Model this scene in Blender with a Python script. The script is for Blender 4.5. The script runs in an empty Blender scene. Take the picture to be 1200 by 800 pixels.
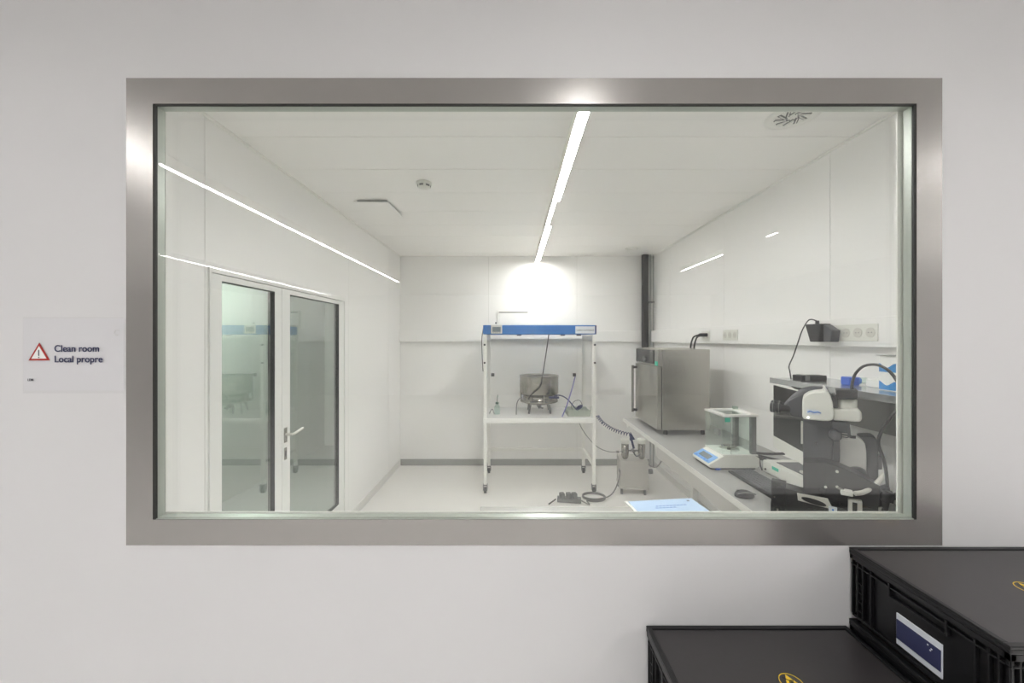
import bpy, bmesh, math, random
from mathutils import Vector, Matrix
random.seed(4)
PI = math.pi
SC = bpy.context.scene
COL = SC.collection

# ------------------------------------------------------------------ camera, world, exposure
EYE = 1.717
FOC = 461.0
cam = bpy.data.cameras.new('camera')
camo = bpy.data.objects.new('camera', cam); COL.objects.link(camo)
cam.sensor_width = 36.0
cam.lens = FOC / 1200 * 36
cam.shift_x = -2 / 1200
cam.shift_y = -3 / 1200
cam.clip_start = 0.02
camo.location = (0, 0, EYE)
camo.rotation_euler = (PI / 2, 0, 0)
SC.camera = camo
w = bpy.data.worlds.new('world'); SC.world = w; w.use_nodes = True
w.node_tree.nodes['Background'].inputs[0].default_value = (0.9, 0.95, 1, 1)
w.node_tree.nodes['Background'].inputs[1].default_value = 0.15
SC.view_settings.view_transform = 'Standard'
SC.view_settings.look = 'None'
SC.view_settings.gamma = 1
SC.view_settings.use_curve_mapping = False
SC.view_settings.exposure = 0.66
SC.cycles.transparent_max_bounces = 32
SC.cycles.max_bounces = 14
SC.cycles.diffuse_bounces = 8
SC.cycles.glossy_bounces = 8
ROOM_LAMP = 60.0        # emission of the clean room's light lines
HALL_LAMP = 50.0        # emission of the outer room's light lines and added fill lines
SIDE_FILL = 30.0  # emission of the fill light added in the side room

# ------------------------------------------------------------------ materials
def srgb(r, g, b):
    f = lambda c: (c / 255 / 12.92) if c / 255 <= 0.04045 else ((c / 255 + 0.055) / 1.055) ** 2.4
    return (f(r), f(g), f(b), 1)
_M = {}
def mat(name, col, rough=0.5, metal=0.0, spec=0.5, grain=0.0, scale=40, bump=0.0, stretch=None, coat=0.0):
    if name in _M: return _M[name]
    m = bpy.data.materials.new(name); m.use_nodes = True
    nt = m.node_tree; b = nt.nodes['Principled BSDF']
    b.inputs['Base Color'].default_value = srgb(*col)
    b.inputs['Roughness'].default_value = rough
    b.inputs['Metallic'].default_value = metal
    b.inputs['Specular IOR Level'].default_value = spec
    b.inputs['Coat Weight'].default_value = coat
    b.inputs['Coat Roughness'].default_value = 0.08
    if grain or bump:
        tc = nt.nodes.new('ShaderNodeTexCoord'); mp = nt.nodes.new('ShaderNodeMapping')
        nz = nt.nodes.new('ShaderNodeTexNoise'); nz.inputs['Scale'].default_value = scale
        nz.inputs['Detail'].default_value = 4
        nt.links.new(tc.outputs['Object'], mp.inputs[0]); nt.links.new(mp.outputs[0], nz.inputs['Vector'])
        if stretch: mp.inputs['Scale'].default_value = stretch
        if grain:
            mx = nt.nodes.new('ShaderNodeMix'); mx.data_type = 'RGBA'
            c = srgb(*col)
            mx.inputs[6].default_value = tuple(max(0, x * (1 - grain)) for x in c[:3]) + (1,)
            mx.inputs[7].default_value = tuple(min(1, x * (1 + grain)) for x in c[:3]) + (1,)
            nt.links.new(nz.outputs[0], mx.inputs[0]); nt.links.new(mx.outputs[2], b.inputs['Base Color'])
        if bump:
            bp = nt.nodes.new('ShaderNodeBump'); bp.inputs['Strength'].default_value = bump
            bp.inputs['Distance'].default_value = 0.002
            nt.links.new(nz.outputs[0], bp.inputs['Height']); nt.links.new(bp.outputs[0], b.inputs['Normal'])
    _M[name] = m
    return m
def emit(name, col, strength):
    m = bpy.data.materials.new(name); m.use_nodes = True
    nt = m.node_tree; nt.nodes.clear()
    e = nt.nodes.new('ShaderNodeEmission'); o = nt.nodes.new('ShaderNodeOutputMaterial')
    e.inputs[0].default_value = col; e.inputs[1].default_value = strength
    nt.links.new(e.outputs[0], o.inputs[0]); return m
def glass(name, tint, ior=1.5, rough=0.0, extra=0.0):
    m = bpy.data.materials.new(name); m.use_nodes = True
    nt = m.node_tree; nt.nodes.clear()
    t = nt.nodes.new('ShaderNodeBsdfTransparent'); g = nt.nodes.new('ShaderNodeBsdfGlossy')
    f = nt.nodes.new('ShaderNodeFresnel'); mx = nt.nodes.new('ShaderNodeMixShader')
    ad = nt.nodes.new('ShaderNodeMath'); ad.operation = 'ADD'; ad.use_clamp = True
    ad.inputs[1].default_value = extra
    # fixed ior on both sides: a sheet seen from either face reflects alike
    gm = nt.nodes.new('ShaderNodeNewGeometry'); mi = nt.nodes.new('ShaderNodeMath'); mi.operation = 'MULTIPLY_ADD'
    mi.inputs[1].default_value = (1 / ior - ior); mi.inputs[2].default_value = ior
    nt.links.new(gm.outputs['Backfacing'], mi.inputs[0])
    nt.links.new(mi.outputs[0], f.inputs[0])
    t.inputs[0].default_value = tint + (1,); g.inputs['Roughness'].default_value = rough
    g.inputs['Color'].default_value = (1, 1, 1, 1)
    o = nt.nodes.new('ShaderNodeOutputMaterial')
    nt.links.new(f.outputs[0], ad.inputs[0]); nt.links.new(ad.outputs[0], mx.inputs[0])
    nt.links.new(t.outputs[0], mx.inputs[1]); nt.links.new(g.outputs[0], mx.inputs[2])
    nt.links.new(mx.outputs[0], o.inputs[0]); return m

M = dict(
    hall_wall=mat('painted_wall', (221, 220, 220), .55, grain=.015, scale=3, bump=.05),
    hall_floor=mat('hall_floor_grey', (232, 231, 230), .5, grain=.03, scale=6),
    hall_ceiling=mat('hall_ceiling_white', (215, 214, 212), .7, grain=.02),
    panel=mat('clean_wall_panel', (243, 242, 240), .34, spec=.35, grain=.01, scale=2),
    ceil=mat('clean_ceiling_panel', (246, 244, 241), .4, grain=.01, scale=2),
    joint=mat('joint_sealant', (205, 203, 198), .6, grain=.03),
    floor=mat('clean_vinyl_floor', (238, 236, 232), .28, spec=.4, grain=.03, scale=5),
    cove=mat('grey_vinyl_skirting', (150, 152, 147), .4, grain=.06, scale=9),
    white_cove=mat('pale_skirting', (225, 224, 220), .35, grain=.03),
    steel_frame=mat('brushed_window_steel', (172, 168, 165), .27, metal=.75, grain=.05, scale=30, stretch=(1, 1, 18), bump=.03),
    gasket=mat('black_gasket', (40, 42, 38), .5, grain=.1),
    spacer=mat('pane_spacer', (178, 184, 176), .3, metal=.3, grain=.03),
    lip=mat('white_reveal_lip', (236, 236, 230), .4, grain=.02),
    door_white=mat('door_white_coat', (236, 236, 233), .3, grain=.01),
    reveal=mat('dark_door_reveal', (22, 24, 24), .4, grain=.1),
    handle=mat('satin_steel', (170, 168, 162), .25, metal=1, grain=.05),
    steel=mat('stainless_steel', (190, 187, 181), .27, metal=1, grain=.07, scale=14, stretch=(8, 8, 1), bump=.04),
    oven_door=mat('oven_door_steel', (184, 182, 176), .3, metal=.9, grain=.08, scale=10, stretch=(6, 6, 1)),
    dull_steel=mat('dull_sheet_steel', (196, 193, 187), .42, metal=.6, grain=.06, scale=10),
    bowl=mat('polished_bowl_steel', (158, 155, 148), .24, metal=1, grain=.05),
    bench=mat('grey_bench_laminate', (158, 158, 155), .38, grain=.05, scale=60),
    bench_edge=mat('bench_edge_band', (205, 203, 198), .35, grain=.03),
    apron=mat('bench_frame_grey', (168, 165, 160), .4, grain=.05),
    table_top=mat('glossy_table_laminate', (180, 179, 174), .12, spec=.6, grain=.03),
    white_powder=mat('white_powder_coat', (240, 239, 234), .35, grain=.01),
    white_top=mat('white_work_surface', (240, 239, 235), .3, grain=.01),
    blue=mat('hood_blue', (22, 106, 180), .35, grain=.06, scale=12),
    label=mat('label_white', (222, 226, 232), .4, grain=.02),
    navy=mat('navy_plastic', (34, 46, 92), .4, grain=.1),
    navy_print=mat('navy_print', (50, 54, 90), .5, grain=.05),
    dark_print=mat('grey_print', (92, 92, 100), .5, grain=.05),
    red_print=mat('red_print', (176, 44, 36), .5, grain=.05),
    blue_print=mat('blue_print', (72, 130, 205), .5, grain=.05),
    black=mat('black_plastic', (20, 21, 23), .45, grain=.12, scale=80),
    crate=mat('black_crate_plastic', (19, 19, 21), .38, grain=.12, scale=50, bump=.05),
    crate_lid=mat('lid_plastic_sheen', (56, 53, 54), .33, spec=.55, grain=.08, scale=70, bump=.04),  # black plastic lightened: reflection of the surroundings put into the colour
    screen=mat('monitor_screen', (14, 15, 16), .12, grain=.1),
    dark_grey=mat('microscope_grey', (72, 73, 77), .42, grain=.04),
    scope_black=mat('stage_black', (15, 16, 18), .4, grain=.1),
    ivory=mat('instrument_white', (226, 226, 218), .32, grain=.02),
    pale=mat('instrument_light_grey', (208, 206, 198), .35, grain=.02),
    grey=mat('mid_grey_metal', (120, 121, 120), .4, metal=.3, grain=.05),
    panel_grey=mat('grey_panel_coat', (140, 140, 136), .4, metal=.2, grain=.04),
    shelf=mat('shelf_steel', (190, 192, 194), .22, metal=.7, grain=.04),
    teal=mat('teal_sticker', (62, 188, 160), .5, grain=.04),
    box_blue=mat('glove_box_blue', (40, 138, 208), .5, grain=.04),
    folder=mat('light_blue_cover', (186, 212, 242), .55, grain=.02),
    sheet=mat('sign_sheet', (224, 223, 225), .5, grain=.01),
    paper=mat('paper_white', (244, 244, 240), .7, grain=.01),
    light_blue=mat('balance_blue', (110, 168, 226), .4, grain=.05),
    lcd=mat('lcd_grey', (112, 122, 128), .25, grain=.05),
    foot_blue=mat('balance_foot_blue', (20, 84, 190), .35, grain=.05),
    yellow=mat('esd_yellow', (232, 196, 40), .5, grain=.05),
    green=mat('green_cap', (32, 84, 60), .5, grain=.05),
    tray=mat('pale_green_tray', (176, 184, 172), .45, grain=.04),
    pipe=mat('grey_pipe', (178, 178, 176), .4, grain=.04),
    key=mat('key_black', (92, 94, 98), .5, grain=.08),
    rod=mat('violet_blue_rod', (128, 128, 190), .4, grain=.05),
    wire=mat('black_cable', (26, 26, 28), .45, grain=.05),
    grey_wire=mat('grey_cable', (120, 118, 116), .5, grain=.05),
    white_wire=mat('white_cable', (222, 220, 210), .5, grain=.02),
    side_wall=mat('side_room_wall', (150, 156, 150), .6, grain=.03),
    side_floor=mat('side_room_floor', (112, 116, 112), .5, grain=.05),
)
M['lamp'] = emit('clean_room_light', (1, .992, .985, 1), ROOM_LAMP)
M['hall_lamp'] = emit('hall_light', (1, .988, .98, 1), HALL_LAMP)
M['side_fill'] = emit('side_fill_light', (.95, 1, .97, 1), SIDE_FILL)
M['scope_led'] = emit('scope_led', (1, 1, .95, 1), 2.0)
M['glass'] = glass('window_glass', (.99, .993, .988), 1.43)
M['door_glass'] = glass('door_glass', (.84, .88, .85), extra=.13)
M['acrylic'] = glass('clear_acrylic', (.995, .995, .992), 1.35)
M['chamber'] = glass('draft_glass', (.93, .965, .95), 1.5)
M['bottle'] = glass('bottle_plastic', (.8, .88, .84), 1.4, .1)
M['sleeve'] = glass('clear_sleeve', (.995, .995, .995), 1.25, .3)

# ------------------------------------------------------------------ mesh building
class MB:
    def __init__(s): s.v = []; s.f = []; s.sm = []
    def add(s, vs, fs, smooth=False):
        n = len(s.v); s.v += [Vector(v) for v in vs]
        s.f += [tuple(i + n for i in f) for f in fs]; s.sm += [smooth] * len(fs); return s
    def box(s, x0, x1, y0, y1, z0, z1, bev=0.0, seg=2, rot=0.0, piv=None):
        bm = bmesh.new(); bmesh.ops.create_cube(bm, size=1)
        for v in bm.verts:
            v.co = Vector(((x0 + x1) / 2 + v.co.x * (x1 - x0), (y0 + y1) / 2 + v.co.y * (y1 - y0), (z0 + z1) / 2 + v.co.z * (z1 - z0)))
        if bev: bmesh.ops.bevel(bm, geom=bm.edges[:], offset=bev, segments=seg, profile=.5, affect='EDGES')
        if rot:
            p = Vector(piv or ((x0 + x1) / 2, (y0 + y1) / 2, z0))
            for v in bm.verts: v.co = p + Matrix.Rotation(rot, 3, 'Z') @ (v.co - p)
        bm.verts.index_update()
        s.add([v.co.copy() for v in bm.verts], [[v.index for v in f.verts] for f in bm.faces]); bm.free(); return s
    def cyl(s, a, b, r0, r1=None, n=20, caps=True):
        a = Vector(a); b = Vector(b); r1 = r0 if r1 is None else r1
        d = (b - a).normalized(); u = d.orthogonal().normalized(); t = d.cross(u)
        vs = []
        for p, r in ((a, r0), (b, r1)):
            for i in range(n):
                k = 2 * PI * i / n; vs.append(p + (u * math.cos(k) + t * math.sin(k)) * r)
        s.add(vs, [(i, (i + 1) % n, n + (i + 1) % n, n + i) for i in range(n)], True)
        if caps: s.add(vs, [tuple(range(n))[::-1], tuple(range(n, 2 * n))])
        return s
    def tube(s, pts, r, n=8, sub=6, smooth=True):
        P = [Vector(p) for p in pts]
        if smooth and len(P) > 2:
            Q = []
            for i in range(len(P) - 1):
                p0 = P[max(i - 1, 0)]; p1 = P[i]; p2 = P[i + 1]; p3 = P[min(i + 2, len(P) - 1)]
                for k in range(sub):
                    t = k / sub
                    Q.append(.5 * ((2 * p1) + (p2 - p0) * t + (2 * p0 - 5 * p1 + 4 * p2 - p3) * t * t + (3 * p1 - p0 - 3 * p2 + p3) * t ** 3))
            Q.append(P[-1]); P = Q
        u = None; vs = []
        for i, p in enumerate(P):
            d = (P[min(i + 1, len(P) - 1)] - P[max(i - 1, 0)]).normalized()
            u = d.orthogonal().normalized() if u is None else (u - d * u.dot(d)).normalized()
            t = d.cross(u)
            for k in range(n):
                a = 2 * PI * k / n; vs.append(p + (u * math.cos(a) + t * math.sin(a)) * r)
        fs = []
        for i in range(len(P) - 1):
            for k in range(n):
                fs.append((i * n + k, i * n + (k + 1) % n, (i + 1) * n + (k + 1) % n, (i + 1) * n + k))
        s.add(vs, fs, True)
        s.add(vs, [tuple(range(n))[::-1], tuple(range(len(vs) - n, len(vs)))]); return s
    def lathe(s, c, prof, n=40, axis='Z'):
        c = Vector(c); vs = []
        for r, h in prof:
            for i in range(n):
                a = 2 * PI * i / n; q = (math.cos(a) * r, math.sin(a) * r)
                vs.append(c + (Vector((q[0], q[1], h)) if axis == 'Z' else Vector((h, q[0], q[1])) if axis == 'X' else Vector((q[0], h, q[1]))))
        fs = [(j * n + i, j * n + (i + 1) % n, (j + 1) * n + (i + 1) % n, (j + 1) * n + i) for j in range(len(prof) - 1) for i in range(n)]
        s.add(vs, fs, True); return s
    def prism(s, poly, axis, a, b, bev=0.0):
        """polygon in the plane across `axis`, extruded from a to b"""
        f = {'Y': lambda p, q: Vector((p[0], q, p[1])), 'X': lambda p, q: Vector((q, p[0], p[1])), 'Z': lambda p, q: Vector((p[0], p[1], q))}[axis]
        bm = bmesh.new(); n = len(poly)
        va = [bm.verts.new(f(p, a)) for p in poly]; vb = [bm.verts.new(f(p, b)) for p in poly]
        bm.faces.new(va); bm.faces.new(vb[::-1])
        for i in range(n): bm.faces.new((va[i], vb[i], vb[(i + 1) % n], va[(i + 1) % n]))
        bmesh.ops.recalc_face_normals(bm, faces=bm.faces[:])
        if bev: bmesh.ops.bevel(bm, geom=bm.edges[:], offset=bev, segments=2, profile=.5, affect='EDGES')
        bm.verts.index_update()
        s.add([v.co.copy() for v in bm.verts], [[v.index for v in g.verts] for g in bm.faces]); bm.free(); return s
    def rot(s, c, axis, ang):
        c = Vector(c); R = Matrix.Rotation(ang, 3, axis)
        s.v = [c + R @ (v - c) for v in s.v]; return s
    def build(s, name, m, parent=None, origin=None):
        if XF[0]: s.v = [XF[0](v) for v in s.v]
        me = bpy.data.meshes.new(name)
        if parent is not None: o0 = wloc(parent) if origin is None else Vector(origin)
        elif origin is not None: o0 = Vector(origin)
        else:
            xs = [v.x for v in s.v]; ys = [v.y for v in s.v]; zs = [v.z for v in s.v]
            o0 = Vector(((min(xs) + max(xs)) / 2, (min(ys) + max(ys)) / 2, min(zs)))
        me.from_pydata([tuple(v - o0) for v in s.v], [], s.f)
        me.polygons.foreach_set('use_smooth', s.sm); me.materials.append(M[m]); me.update()
        bm = bmesh.new(); bm.from_mesh(me); bmesh.ops.recalc_face_normals(bm, faces=bm.faces[:]); bm.to_mesh(me); bm.free()
        o = bpy.data.objects.new(name, me); COL.objects.link(o)
        WL[o.name] = o0
        if parent is not None:
            o.parent = parent; o.location = o0 - wloc(parent)
        else: o.location = o0
        return o
WL = {}
XF = [None]
def wloc(o): return WL[o.name]
def tag(o, label=None, cat=None, group=None, kind=None):
    if label: o['label'] = label
    if cat: o['category'] = cat
    if group: o['group'] = group
    if kind: o['kind'] = kind
    return o
def thing(name, loc, label, cat, group=None):
    o = bpy.data.objects.new(name, None); COL.objects.link(o); o.location = loc; o.empty_display_size = .05
    WL[o.name] = Vector(loc); return tag(o, label, cat, group)
def struct(o): o['kind'] = 'structure'; return o
def B(*a, **k): return MB().box(*a, **k)
def text(name, body, size, loc, rot, m, parent, align='LEFT', bold=0.0, ext=.0003):
    c = bpy.data.curves.new(name, 'FONT'); c.body = body; c.size = size; c.align_x = align
    c.offset = bold; c.extrude = ext; c.materials.append(M[m])
    src = bpy.data.objects.new('text_source', c); COL.objects.link(src)
    bpy.context.view_layer.update()
    me = bpy.data.meshes.new_from_object(src.evaluated_get(bpy.context.evaluated_depsgraph_get()))
    bpy.data.objects.remove(src)
    me.name = name
    o = bpy.data.objects.new(name, me); COL.objects.link(o)
    o.parent = parent; o.location = Vector(loc) - wloc(parent); o.rotation_euler = rot
    return o
def at(px, py, Y):
    """world point at depth Y for a spot read off the photograph"""
    return ((px - 602) / FOC * Y, Y, EYE - (py - 397) / FOC * Y)
def ring(x0, x1, z0, z1, X0, X1, Z0, Z1, y0, y1):
    """rectangular ring: outer x0..x1,z0..z1, hole X0..X1,Z0..Z1, from y0 to y1"""
    m = MB()
    m.box(x0, X0, y0, y1, z0, z1); m.box(X1, x1, y0, y1, z0, z1)
    m.box(X0, X1, y0, y1, Z1, z1); m.box(X0, X1, y0, y1, z0, Z0); return m
def swapxy(m): m.v = [Vector((v.y, v.x, v.z)) for v in m.v]; return m

# ------------------------------------------------------------------ the setting
XL, XR, YB, H = -1.543, 1.89, 5.35, 2.842
Y0, Y1 = 1.23, 1.29                                  # window wall, outer and inner face
GX0, GX1, GZ0, GZ1 = -1.125, 1.256, 1.154, 2.450      # glass opening
FX0, FX1, FZ0, FZ1 = -1.208, 1.336, 1.074, 2.530      # steel frame
HZ = 3.05                                            # outer room ceiling
wall_front = struct(ring(-8, 6, 0, HZ, GX0 - .03, GX1 + .03, GZ0 - .03, GZ1 + .03, Y0, Y1).build('wall_front', 'hall_wall'))

win = struct(thing('window_1', ((GX0 + GX1) / 2, Y0, FZ0), None, None)); del_keys = [k for k in win.keys() if win[k] is None]
def frame_piece(x0, x1, z0, z1): return B(x0, x1, Y0 - .004, Y0 + .006, z0, z1)
frame_piece(FX0, FX1, GZ1, FZ1).build('window_frame', 'steel_frame', win)
frame_piece(FX0, FX1, FZ0, GZ0).build('window_frame', 'steel_frame', win)
frame_piece(FX0, GX0, GZ0, GZ1).build('window_frame', 'steel_frame', win)
frame_piece(GX1, FX1, GZ0, GZ1).build('window_frame', 'steel_frame', win)
g = MB().box(GX0 - .001, GX0 + .008, Y0 - .002, Y0 + .004, GZ0, GZ1).box(GX1 - .007, GX1 + .001, Y0 - .002, Y0 + .004, GZ0, GZ1).box(GX0, GX1, Y0 - .002, Y0 + .004, GZ1 - .005, GZ1 + .001)
g.build('gasket', 'gasket', win)
B(GX0, GX1, Y0 - .002, Y0 + .004, GZ0 - .001, GZ0 + .002).build('bottom_gasket', 'spacer', win)
B(GX0 - .003, GX1 + .003, Y0 + .004, Y0 + .010, GZ0 - .003, GZ1 + .003).build('window_pane', 'glass', win)
ring(GX0 - .029, GX1 + .029, GZ0 - .029, GZ1 + .029, GX0 + .002, GX1 - .002, GZ0 + .001, GZ1 - .001, Y0 + .010, Y0 + .037).build('pane_spacer', 'spacer', win)
B(GX0 - .006, GX1 + .006, Y0 + .038, Y0 + .044, GZ0 - .006, GZ1 + .006).build('window_pane', 'glass', win)
ring(GX0 - .029, GX1 + .029, GZ0 - .029, GZ1 + .029, GX0 - .003, GX1 - .013, GZ0 + .003, GZ1 + .004, Y0 + .045, Y0 + .049).build('reveal_lip', 'lip', win)

# clean room floor, ceiling, walls
struct(B(XL - .05, XR + .05, Y1, YB + .05, -.05, 0).build('floor', 'floor'))
ceiling = struct(B(XL - .05, XR + .05, Y1, YB + .05, H + .008, H + .05).build('ceiling', 'joint'))
ys = [Y1, 1.77, 2.19, 2.61, 3.03, 3.46, 3.88, 4.30, 4.72, 5.14, YB]
for a, b in zip(ys[:-1], ys[1:]):
    B(XL, XR, a + .0025, b - .0025, H, H + .010).build('ceiling_panel', 'ceil', ceiling)
DY0, DY1, DZ = 1.985, 3.58, 2.085                     # door opening in the left wall
wall_left = struct(thing('wall_left', (XL, 3.3, 0), None, None))
m = MB(); m.box(XL - .05, XL - .006, Y1, DY0, 0, H); m.box(XL - .05, XL - .006, DY1, YB, 0, H); m.box(XL - .05, XL - .006, DY0, DY1, DZ, H)
m.build('wall_core', 'joint', wall_left)
B(XL - .007, XL, Y1, 1.963, 0, H).build('wall_panel', 'panel', wall_left)
m = MB(); m.box(XL - .007, XL, 1.967, 1.985, 0, H); m.box(XL - .007, XL, 1.985, DY1, DZ, H); m.box(XL - .007, XL, DY1, 3.668, 0, H)
m.build('wall_panel', 'panel', wall_left)
for a, b in ((3.672, 4.868), (4.872, YB)): B(XL - .007, XL, a, b, 0, H).build('wall_panel', 'panel', wall_left)
wall_right = struct(B(XR + .006, XR + .05, Y1, YB, 0, H).build('wall_right', 'joint'))
for a, b in ((Y1, 2.348), (2.352, 3.538), (3.542, 4.738), (4.742, YB)):
    B(XR, XR + .007, a, b, 0, H).build('wall_panel', 'panel', wall_right)
wall_back = struct(B(XL - .05, XR + .05, YB + .006, YB + .05, 0, H).build('wall_back', 'joint'))
for a, b in ((XL, -.345), (-.341, .857), (.861, XR)):
    B(a, b, YB, YB + .007, 0, H).build('wall_panel', 'panel', wall_back)
struct(B(XL, XR - .02, YB - .012, YB, 0, .085).build('baseboard_back', 'cove'))
struct(B(XL, XL + .008, 3.60, YB - .012, 0, .08).build('baseboard_left', 'white_cove'))
struct(B(XR - .008, XR, Y1 + .01, YB - .012, 0, .08).build('baseboard_right', 'white_cove'))
# corner trims under the ceiling
struct(B(XL, XL + .012, Y1, YB, H - .012, H - .0005).build('trim_1', 'white_powder'))
struct(B(XR - .012, XR, Y1, YB, H - .012, H - .0005).build('trim_2', 'white_powder'))
# cable trunking on the back and right walls
tr = struct(MB().box(XL, XR - .05, YB - .05, YB, 1.68, 1.83, .004).build('trim_3', 'panel'))
B(XL, XR - .05, YB - .053, YB - .049, 1.695, 1.815, .001).build('cover_strip', 'panel', tr)
tr = struct(MB().box(XR - .05, XR, Y1 + .02, YB, 1.675, 1.83, .004).build('trim_4', 'panel'))
B(XR - .053, XR - .049, Y1 + .02, YB - .05, 1.692, 1.815, .001).build('cover_strip', 'panel', tr)

# side room behind the door glass
struct(B(-3.05, XL - .05, Y1, YB + 1, -.05, 0).build('floor', 'side_floor'))
struct(B(-3.05, XL - .05, Y1, YB + 1, 2.7, 2.75).build('ceiling', 'side_wall'))
struct(B(-3.10, -3.05, Y1, YB + 1, 0, 2.7).build('wall_side', 'side_wall'))
struct(B(-3.05, XL - .05, YB + 1, YB + 1.05, 0, 2.7).build('wall_side', 'side_wall'))

# glazed double door
def door(name, y0, y1, g0, g1):
    d = struct(thing(name, (XL - .02, (y0 + y1) / 2, 0), None, None))
    swapxy(ring(y0, y1, .012, DZ - .032, g0, g1, .26, 2.022, XL - .046, XL + .004)).build('door_frame', 'door_white', d)
    swapxy(ring(g0 - .001, g1 + .001, .259, 2.023, g0 + .002, g1 - .002, .262, 2.020, XL - .042, XL + .002)).build('gasket', 'reveal', d)
    B(XL - .020, XL - .012, g0, g1, .26, 2.022).build('door_pane', 'door_glass', d)
    return d
fr = struct(swapxy(ring(DY0 + .001, DY1 - .001, 0, DZ, DY0 + .014, DY1 - .014, .001, DZ - .028, XL - .05, XL + .010)).build('door_casing', 'door_white'))
d1 = door('door_1', 2.003, 2.607, 2.074, 2.537)
d2 = door('door_2', 2.613, 3.562, 2.706, 3.468)
hd = MB().box(XL + .004, XL + .010, 2.633, 2.665, 1.02, 1.12, .002).build('handle_plate', 'handle', d2)
MB().cyl((XL + .01, 2.649, 1.075), (XL + .055, 2.649, 1.075), .009).tube([(XL + .052, 2.649, 1.075), (XL + .058, 2.67, 1.077), (XL + .058, 2.77, 1.090)], .009).build('lever', 'pale', hd)
lk = MB().box(XL + .004, XL + .009, 2.635, 2.663, .905, .985, .002).build('lock_plate', 'handle', d2)
B(XL + .009, XL + .011, 2.645, 2.653, .925, .965, .001).build('keyhole', 'black', lk)
# outer room
struct(B(-8, 6, -9.5, Y0, -.05, 0).build('floor', 'hall_floor'))
struct(B(-8, 6, -9.5, Y0, HZ, HZ + .05).build('ceiling', 'hall_ceiling'))
struct(B(-8.05, -8, -9.5, Y0, 0, HZ).build('wall_hall_left', 'hall_wall'))
struct(B(6, 6.05, -9.5, Y0, 0, HZ).build('wall_hall_right', 'hall_wall'))
struct(B(-8, 6, -9.55, -9.5, 0, HZ).build('wall_hall_back', 'hall_wall'))

# ------------------------------------------------------------------ lamps
def line_lamp(x, y0, y1, zb, label, group, mt, wd=.055, ceil_z=H, name='strip_light'):
    t = thing(name, (x, (y0 + y1) / 2, zb), label, 'lamp', group)
    m = MB().box(x - wd / 2 - .001, x + wd / 2 + .001, y0 - .003, y1 + .003, zb + .009, ceil_z - .001)
    for q in ((x - wd / 2 - .001, x - wd / 2 + .002, y0 - .003, y1 + .003), (x + wd / 2 - .002, x + wd / 2 + .001, y0 - .003, y1 + .003), (x - wd / 2, x + wd / 2, y0 - .003, y0 + .002), (x - wd / 2, x + wd / 2, y1 - .002, y1 + .003)):
        m.box(*q, zb, zb + .010)
    m.build('lamp_body', 'white_powder', t)
    B(x - wd / 2 + .003, x + wd / 2 - .003, y0 + .003, y1 - .003, zb, zb + .010, .003).build('diffuser', mt, t)
    return t
g = 'light lines of the clean room ceiling'
line_lamp(.325, 1.36, 3.00, 2.765, 'long bright ceiling light strip nearer the window', g, 'lamp')
line_lamp(.325, 3.66, 5.27, 2.765, 'ceiling light strip ending at the back wall above the hood', g, 'lamp')
t = thing('lamp_connector', (.305, 3.33, 2.77), 'thin grey connector profile joining the two ceiling light strips', 'lamp part')
B(.300, .330, 3.00, 3.66, 2.79, H - .001, .002).build('rail', 'white_powder', t)
for y in (3.02, 3.60): B(.295, .335, y, y + .05, 2.770, 2.795, .002).build('end_clip', 'grey', t)
B(.310, .325, 3.28, 3.31, 2.782, 2.792, .001).build('sensor', 'grey', t)
HL = 2.967
for x, segs, wd, lab in (
        (-5.27, ((-8.8, .30, ''),), .022, 'thin far left light line mirrored faintly in the window above the door'),
        (-2.537, ((-6.14, .30, ''),), .045, 'long light line mirrored slanting across the left of the window'),
        (.372, ((-8.8, .30, ''),), .045, 'outer light line mirrored along the clean room ceiling strip'),
        (3.10, ((-4.75, -3.35, 'short light line mirrored right of the black corner duct'), (-2.28, -2.16, 'tiny light dash mirrored high on the right side of the window'), (-.5, .38, 'added fill light line over the crates in front of the window wall')), .045, ''),  # last segment is an added fill, brightening the right of the wall
        (5.0, ((-2.2, .5, ''),), .09, 'added wide fill light along the right end of the outer room')):  # added fill, kept out of the glass, lifts the wall by the crates
    for a, b, l2 in segs:
        line_lamp(x, a, b, HL, lab or l2, 'outer room light lines', 'hall_lamp', wd, HZ)
t = thing('side_room_fill', (-2.3, 3.2, 2.66), 'added fill light panel in the side room behind the glazed doors', 'lamp')  # added glow that brightens the door panes from behind
B(-2.5, -2.1, 3.0, 4.4, 2.66, 2.699, .004).build('diffuser', 'side_fill', t)

# ------------------------------------------------------------------ ceiling fittings
t = thing('smoke_detector', (-.645, 2.83, H), 'round white smoke detector on the clean room ceiling', 'detector')
MB().lathe((-.645, 2.83, H), [(0, -.002), (.056, -.002), (.056, -.018), (.048, -.022)]).build('base', 'ivory', t)
MB().lathe((-.645, 2.83, H), [(.044, -.020), (.044, -.036), (.030, -.046), (0, -.048)]).build('cap', 'ivory', t)
for k in range(6):
    a = k * PI / 3 + .3; c = Vector((-.645 + .044 * math.cos(a), 2.83 + .044 * math.sin(a), H - .028))
    MB().box(c.x - .014, c.x + .014, c.y - .002, c.y + .002, H - .034, H - .022, rot=a + PI / 2, piv=tuple(c)).build('slot', 'grey', t)
t = thing('ceiling_air_panel', (-1.16, 3.27, H), 'square white air panel hung just under the ceiling by the left wall', 'vent')
B(-1.27, -1.03, 3.19, 3.52, H - .020, H - .001).build('dark_gap', 'cove', t)
B(-1.29, -1.01, 3.17, 3.54, H - .028, H - .020, .002).build('panel', 'ceil', t)
t = thing('swirl_diffuser', (1.41, 1.99, H), 'round ceiling air diffuser with slanted dark slots at top right', 'vent', 'round ceiling air outlets')
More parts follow.
